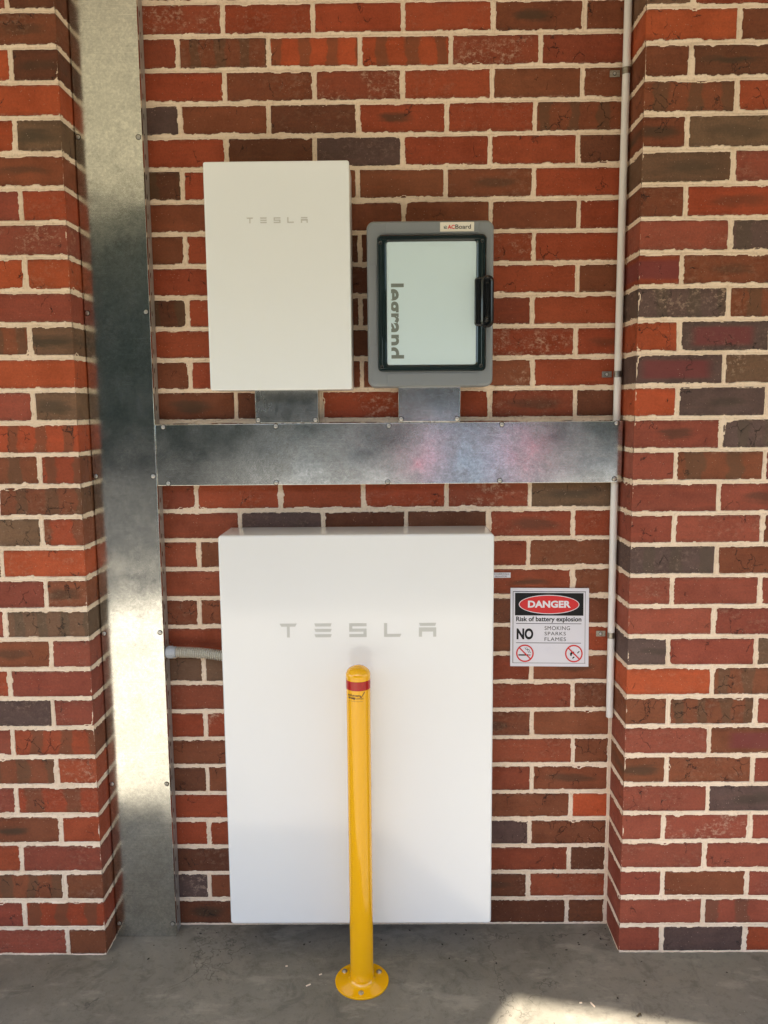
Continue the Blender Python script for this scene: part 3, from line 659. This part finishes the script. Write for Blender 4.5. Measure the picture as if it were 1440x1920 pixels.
# ------------------------------------------------------------------ danger sign
sg = thing('danger_sign', 'square white danger sign warning of battery explosion, stuck to the bricks right of the battery', 'sign', (1.069, 0, .82))
SA, SB, SC_, SD_ = (.9545, 1.0580), (1.1830, 1.0555), (1.1865, .8195), (.9560, .8225)    # corners clockwise from top left
def sp(u, v): # u right, v down, 0..1
    tx, tz = SA[0] + (SB[0] - SA[0]) * u, SA[1] + (SB[1] - SA[1]) * u; bx_, bz_ = SD_[0] + (SC_[0] - SD_[0]) * u, SD_[1] + (SC_[1] - SD_[1]) * u
    return tx + (bx_ - tx) * v, tz + (bz_ - tz) * v
def sheet(u0, u1, v0, v1, y, n=1, name='panel', mat=None, parent=None, bow=0):
    b = bmesh.new(); g = [[b.verts.new((*[sp(u0 + (u1 - u0) * i / n, v0 + (v1 - v0) * j / n)[0]], y - bow * 0, sp(u0 + (u1 - u0) * i / n, v0 + (v1 - v0) * j / n)[1])) for j in range(n + 1)] for i in range(n + 1)]
    for i in range(n):
        for j in range(n): b.faces.new((g[i][j], g[i + 1][j], g[i + 1][j + 1], g[i][j + 1]))
    return link(name, b, mat, parent)
b = bmesh.new(); slab(b, [sp(0, 1), sp(1, 1), sp(1, 0), sp(0, 0)], -.0042, -.0030); link('sign_sheet', b, M_SIGN, sg)
def sline(u0, u1, v0, v1, name='rule'): return sheet(u0, u1, v0, v1, -.0045, 1, name, M_INK, sg)
w = .0045
for r_ in ((.03, .96, .042, .042 + 1.7 * w), (.03, .96, .958 - w, .958), (.03, .03 + 1.5 * w, .042, .958), (.955 - w, .955, .042, .958)): sline(*r_, name='border_line')
sheet(.058, .930, .062, .348, -.0045, 1, 'black_panel', M_INK, sg)
def ell(cu_, cv_, ru, rv, n=48): return [sp(cu_ + ru * math.cos(-2 * PI * i / n), cv_ + rv * math.sin(-2 * PI * i / n)) for i in range(n)]
polys_obj('oval_rim', [ell(.492, .207, .386, .121)], M_INKW, sg, -.0048)
polys_obj('red_oval', [ell(.492, .207, .377, .112)], M_INKR, sg, -.0051)
def stext(s, u0, u1, v0, v1, mat, y, bold=0, space=1, name='lettering'):
    V, F = text_mesh(s, .05, bold, space); e = V.max(0)
    pts = []
    for a, c in V:
        x, z = sp(u0 + (u1 - u0) * a / e[0], v1 - (v1 - v0) * c / e[1]); pts.append((x, y, z))
    me = bpy.data.meshes.new(name); me.from_pydata(pts, [], F); return link(name, me, mat, sg)
stext('DANGER', .222, .768, .158, .248, M_INKW, -.0054, .0022, 1.02)
stext('Risk of battery explosion', .073, .905, .362, .440, M_INK, -.0045, .0012)
sline(.073, .905, .4475, .4545)
stext('NO', .080, .293, .512, .655, M_INK, -.0045, .0022, 1.0)
stext('SMOKING', .437, .760, .482, .532, M_INK, -.0045, .0000, 1.1); stext('SPARKS', .437, .708, .555, .600, M_INK, -.0045, .0, 1.1); stext('FLAMES', .437, .710, .625, .672, M_INK, -.0045, .0, 1.1)
sline(.073, .902, .694, .701)
def ringpoly(cu_, cv_, r1, r2, n=36):
    P = []
    for i in range(n):
        a, c = 2 * PI * i / n, 2 * PI * (i + 1) / n
        P.append([sp(cu_ + r1 * math.cos(a), cv_ + r1 * math.sin(a)), sp(cu_ + r1 * math.cos(c), cv_ + r1 * math.sin(c)), sp(cu_ + r2 * math.cos(c), cv_ + r2 * math.sin(c)), sp(cu_ + r2 * math.cos(a), cv_ + r2 * math.sin(a))])
    return P
def stroke(pts, w_):
    P = []
    for (a, c), (d, e) in zip(pts, pts[1:]):
        l = math.hypot(d - a, e - c); nx, nz = -(e - c) / l * w_ / 2, (d - a) / l * w_ / 2
        P.append([sp(a + nx, c + nz), sp(d + nx, e + nz), sp(d - nx, e - nz), sp(a - nx, c - nz)])
    return P
for cu_, kind in ((.187, 0), (.812, 1)):
    cv_ = .832
    ink = bmesh.new()
    if kind == 0:
        for P in stroke([(cu_ - .082, cv_ + .022), (cu_ + .045, cv_ + .022)], .017) + stroke([(cu_ + .05, cv_ + .022), (cu_ + .060, cv_ + .022)], .017) + stroke([(cu_ + .066, cv_ + .022), (cu_ + .072, cv_ + .022)], .017): flat(ink, P, -.0045)
        for o_ in (0, .022):
            for P in stroke([(cu_ + o_ + .0, cv_ - .075), (cu_ + o_ + .012, cv_ - .05), (cu_ + o_ + .035, cv_ - .045), (cu_ + o_ + .04, cv_ - .02), (cu_ + o_ + .055, cv_ - .005)], .006): flat(ink, P, -.0045)
    else:
        fl = [(-.045, .03), (-.05, .0), (-.035, -.02), (-.03, -.04), (-.012, -.02), (.0, -.03), (.006, .0), (.0, .02), (-.006, .008), (-.015, .0), (-.025, .01), (-.028, .03)]
        flat(ink, [sp(cu_ + a, cv_ + c) for a, c in fl], -.0045)
        for P in stroke([(cu_ - .018, cv_ + .062), (cu_ + .006, cv_ + .042)], .016) + stroke([(cu_ + .045, cv_ - .005), (cu_ + .07, cv_ - .03)], .012): flat(ink, P, -.0045)
    link('pictogram', ink, M_INK, sg)
    polys_obj('prohibition_ring', ringpoly(cu_, cv_, .113, .095) , M_INKR, sg, -.0048)
    polys_obj('prohibition_bar', stroke([(cu_ - .070, cv_ - .070), (cu_ + .070, cv_ + .070)], .017), M_INKR, sg, -.0051)
lb = thing('wall_label', 'tiny white label with two lines of print at the right edge of the battery', 'label', (.93, 0, 1.088))
b = bmesh.new(); box(b, .8990, .9545, -.0040, -.0030, 1.0880, 1.1035); link('label_sheet', b, M_SIGN, lb)
text_obj('lettering', 'POWERWALL', .9035, 1.0970, -.0043, M_INK, lb, .01, 0, 1, .047, .0045); text_obj('lettering', 'ISOLATOR', .9105, 1.0900, -.0043, M_INK, lb, .01, 0, 1, .033, .0045)

# ------------------------------------------------------------------ pipe and clips
pp = thing('conduit_pipe', 'thin white plastic conduit pipe running down the right corner of the recess', 'pipe', (1.2455, -.02, .66))
b = bmesh.new(); n = 20; prev = None
PTS = [(1.2470, ZC), (1.2450, 2.0), (1.2452, 1.55), (1.2440, 1.28), (1.2478, .672)]
for x, z in PTS:
    ring = [b.verts.new((x + .0102 * math.cos(2 * PI * i / n), -.0205 + .0102 * math.sin(2 * PI * i / n), z)) for i in range(n)]
    if prev: [b.faces.new((prev[i], prev[(i + 1) % n], ring[(i + 1) % n], ring[i])) for i in range(n)]
    prev = ring
inner = [b.verts.new((PTS[-1][0] + .0086 * math.cos(2 * PI * i / n), -.0205 + .0086 * math.sin(2 * PI * i / n), PTS[-1][1])) for i in range(n)]
up = [b.verts.new((v.co.x, v.co.y, v.co.z + .05)) for v in inner]
for i in range(n): b.faces.new((prev[i], prev[(i + 1) % n], inner[(i + 1) % n], inner[i])); b.faces.new((inner[i], inner[(i + 1) % n], up[(i + 1) % n], up[i]))
b.faces.new(up); link('tube', b, M_PVC, pp, True, 40)
M_CLIP = mat_zinc('pipe_clip_steel', (.42, .39, .34), .3, .45, 0, 8)
for x, z, lab in ((1.2462, 2.4701, 'metal saddle clip on the white pipe near the top of the wall'), (1.2450, 1.6698, 'metal saddle clip on the white pipe just above the cable tray'), (1.2463, .9197, 'metal saddle clip on the white pipe beside the danger sign')):
    t = thing('pipe_clip', lab, 'pipe clip', (x, 0, z), 'saddle clips holding the white pipe')
    b = bmesh.new(); hw = .0085; yc = -.0205; R_ = .0116; prof = [(x - .037, -.0035), (x - .037, -.0055)]
    box(b, x - .0400, x - .0125, -.0052, -.0036, z - hw, z + hw, .0006, 1)
    arc = [(x - R_ * math.cos(a), yc - R_ * math.sin(a)) for a in np.linspace(-.9, PI + .3, 18)]; arc2 = [(x - (R_ - .0012) * math.cos(a), yc - (R_ - .0012) * math.sin(a)) for a in np.linspace(-.9, PI + .3, 18)]
    loop = arc + arc2[::-1]; L1 = [b.verts.new((a, c, z - hw)) for a, c in loop]; L2 = [b.verts.new((a, c, z + hw)) for a, c in loop]
    for i in range(len(loop)): b.faces.new((L1[i], L1[(i + 1) % len(loop)], L2[(i + 1) % len(loop)], L2[i]))
    for i in range(17):
        j = len(loop) - 1 - i; b.faces.new((L1[i], L1[i + 1], L1[j - 1], L1[j])); b.faces.new((L2[i], L2[i + 1], L2[j - 1], L2[j]))
    link('strap', b, M_CLIP, t, True, 40)
    screw(t, x - .027, -.0062, z, .72)

# ------------------------------------------------------------------ corrugated hose
ch = thing('corrugated_conduit', 'short ribbed cream hose with a grey fitting joining the vertical duct to the battery', 'conduit', (.04, -.045, .88))
b = bmesh.new(); prev = None; N = 24; pts = []; K = 26; rib = .0062
x0, x1 = -.024, .150
def cz(x): return .8815 - .012 * ((x + .024) / .14) ** 2
steps = int((x1 - x0) / rib * 6)
for i in range(steps + 1):
    x = x0 + (x1 - x0) * i / steps; rr_ = .0134 + .0026 * math.tanh(2.2 * math.sin(2 * PI * (x - x0) / rib))
    sl = -.012 * 2 * (x + .024) / .14 ** 2; an = math.atan(sl)
    ring = []
    for k in range(N):
        a = 2 * PI * k / N; dy, dz = rr_ * math.cos(a), rr_ * math.sin(a)
        ring.append(b.verts.new((x - dz * math.sin(an), -.038 + dy, cz(x) + dz * math.cos(an))))
    if prev: [b.faces.new((prev[k], prev[(k + 1) % N], ring[(k + 1) % N], ring[k])) for k in range(N)]
    prev = ring
link('hose', b, M_HOSE, ch, True)
b = bmesh.new(); lathe(b, [(.0150, -.0485), (.0168, -.046), (.0172, -.030), (.0164, -.0285), (.0164, -.0215), (.0150, -.0205)], (0, -.038, .8815), 'X', 28)
for k in range(6):
    a = PI / 3 * k; r1 = bmesh.ops.create_cube(b, size=1)['verts']
    for v in r1:
        l = Vector((-.037 + v.co.x * .015, v.co.y * .008, .0168 + v.co.z * .002)); v.co = Vector((l.x, -.038 + l.y * math.cos(a) - l.z * math.sin(a), .8815 + l.y * math.sin(a) + l.z * math.cos(a)))
link('fitting', b, M_GLAND, ch, True, 35)

# ------------------------------------------------------------------ bollard
bx, by = .5178, -.2520
bo = thing('bollard', 'yellow steel bollard with a red band, bolted to the floor before the white battery', 'bollard', (bx, by, 0))
RB = .0322
b = bmesh.new(); prof = [(.0740, .0), (.0745, .0010), (.0745, .0050), (.0735, .0060), (.0395, .0062), (.0370, .0075), (.0345, .0105), (RB, .0150)]
lathe(b, prof, (bx, by, 0), 'Z', 64); link('base_plate', b, M_YEL, bo, True, 30)
b = bmesh.new(); lathe(b, [(RB, .0100), (RB, .5), (RB, .8835)], (bx, by, 0), 'Z', 64); link('post', b, M_YEL, bo, True, 30)
b = bmesh.new(); lathe(b, [(RB + .0004, .8790), (RB + .0006, .8835), (RB, .8865), (RB * .93, .8925), (RB * .78, .8985), (RB * .55, .9035), (RB * .28, .9065), (.0005, .9075)], (bx, by, 0), 'Z', 64); link('cap', b, M_YEL, bo, True, 40)
b = bmesh.new(); lathe(b, [(RB + .0002, .8470), (RB + .0004, .8472), (RB + .0004, .8710), (RB + .0002, .8712)], (bx, by, 0), 'Z', 64); link('reflective_band', b, M_RED, bo, True, 30)
for x, y in ((.4674, -.2187), (.5652, -.2212), (.5172, -.3060)):
    b = bmesh.new(); lathe(b, [(.0078, .0060), (.0078, .0072), (.0062, .0073), (.0062, .0078), (.0058, .0098), (.0036, .0108), (.0026, .0108), (.0022, .0085)], (x, y, 0), 'Z', 20); link('anchor_bolt', b, M_SCREW, bo, True, 30)
def cyl(s0, z0, r=RB + .0005):
    def f(a, c):
        th = -PI / 2 + (s0 + a) / r; return (bx + r * math.cos(th), by + r * math.sin(th), z0 + c)
    return f
dcl = []
def ctext(s, s0, z0, wd, hd, bold=0):
    V, F = text_mesh(s, .02, bold, 1, wd, hd)
    f = cyl(s0, z0); me = bpy.data.meshes.new('lettering'); me.from_pydata([f(a, c) for a, c in V], [], F); return link('lettering', me, M_INKN, bo)
ctext('enforcer', -.0300, .8320, .034, .0068, .0004); ctext('group', -.0290, .8225, .0225, .0075, .0012); ctext('.com.au', -.0060, .8245, .021, .0045)
b = bmesh.new(); f = cyl(0, 0)
def strip(pts, w_, nseg=6):
    for (a, c), (d, e) in zip(pts, pts[1:]):
        l = math.hypot(d - a, e - c); nx, nz = -(e - c) / l * w_ / 2, (d - a) / l * w_ / 2
        for k in range(nseg):
            p0, p1 = k / nseg, (k + 1) / nseg
            A0 = (a + (d - a) * p0, c + (e - c) * p0); A1 = (a + (d - a) * p1, c + (e - c) * p1)
            b.faces.new([b.verts.new(f(*q_)) for q_ in ((A0[0] - nx, A0[1] - nz), (A1[0] - nx, A1[1] - nz), (A1[0] + nx, A1[1] + nz), (A0[0] + nx, A0[1] + nz))])
strip([(.0045, .8355), (.0085, .8295)], .0030); strip([(.0085, .8295), (.0190, .8440)], .0019); strip([(-.028, .8190), (.014, .8190)], .0006)
link('tick_mark', b, M_INKN, bo)

# ------------------------------------------------------------------ litter on the slab
lf = thing('dry_leaf', 'small curled dry leaf lying on the concrete near the right edge of the floor', 'leaf', (1.244, -.388, 0))
b = bmesh.new(); P = [(0, 0, .001), (.006, .002, .006), (.012, .001, .010), (.014, -.005, .005), (.008, -.009, .012), (.002, -.007, .004)]
vs = [b.verts.new((1.238 + x, -.386 + y, z)) for x, y, z in P]; c0 = b.verts.new((1.245, -.389, .013))
for i in range(6): b.faces.new((vs[i], vs[(i + 1) % 6], c0))
bmesh.ops.solidify(b, geom=b.faces[:], thickness=.0012); link('leaf_blade', b, plain('dry_leaf_brown', (.10, .075, .045), .8), lf)
b = bmesh.new()
GR = [(1.085, -.055), (1.085, -.077), (1.155, -.098), (1.18, -.052), (1.225, -.072), (1.115, -.235), (1.208, -.32), (1.02, -.41), (1.235, -.10), (.98, -.07), (1.30, -.27), (.90, -.18)]
for k in range(34): GR.append((rng.uniform(-.4, 1.55), -.015 - abs(rng.normal(0, .12)) - .12 * 0))
for (x, y) in GR:
    if (x < XL or x > XR) and y > -.145: y -= .15
    s = rng.uniform(.0010, .0026); r1 = bmesh.ops.create_icosphere(b, subdivisions=1, radius=s)['verts']; a = rng.uniform(0, PI)
    for v in r1:
        q_ = v.co.copy(); q_.x *= 1.9; v.co = Vector((x + q_.x * math.cos(a) - q_.y * math.sin(a), y + q_.x * math.sin(a) + q_.y * math.cos(a), s * .5 + q_.z * .6))
tag(link('grit', b, plain('dark_grit', (.035, .028, .022), .9)), 'dark seeds and grit scattered on the floor slab', kind='stuff')
b = bmesh.new()
for (x, y, a, l) in ((.400, -.225, .5, .008), (.370, -.268, .6, .014), (1.135, -.345, 2.0, .018), (1.105, -.338, .2, .007), (.30, -.19, .1, .006)):
    r1 = bmesh.ops.create_cube(b, size=1)['verts']
    for v in r1:
        q_ = v.co; ux, uy = q_.x * l, q_.y * .003; v.co = Vector((x + ux * math.cos(a) - uy * math.sin(a), y + ux * math.sin(a) + uy * math.cos(a), .0012 + q_.z * .0024))
tag(link('mortar_crumbs', b, M_MORTAR), 'pale crumbs of mortar lying on the floor slab', kind='stuff')
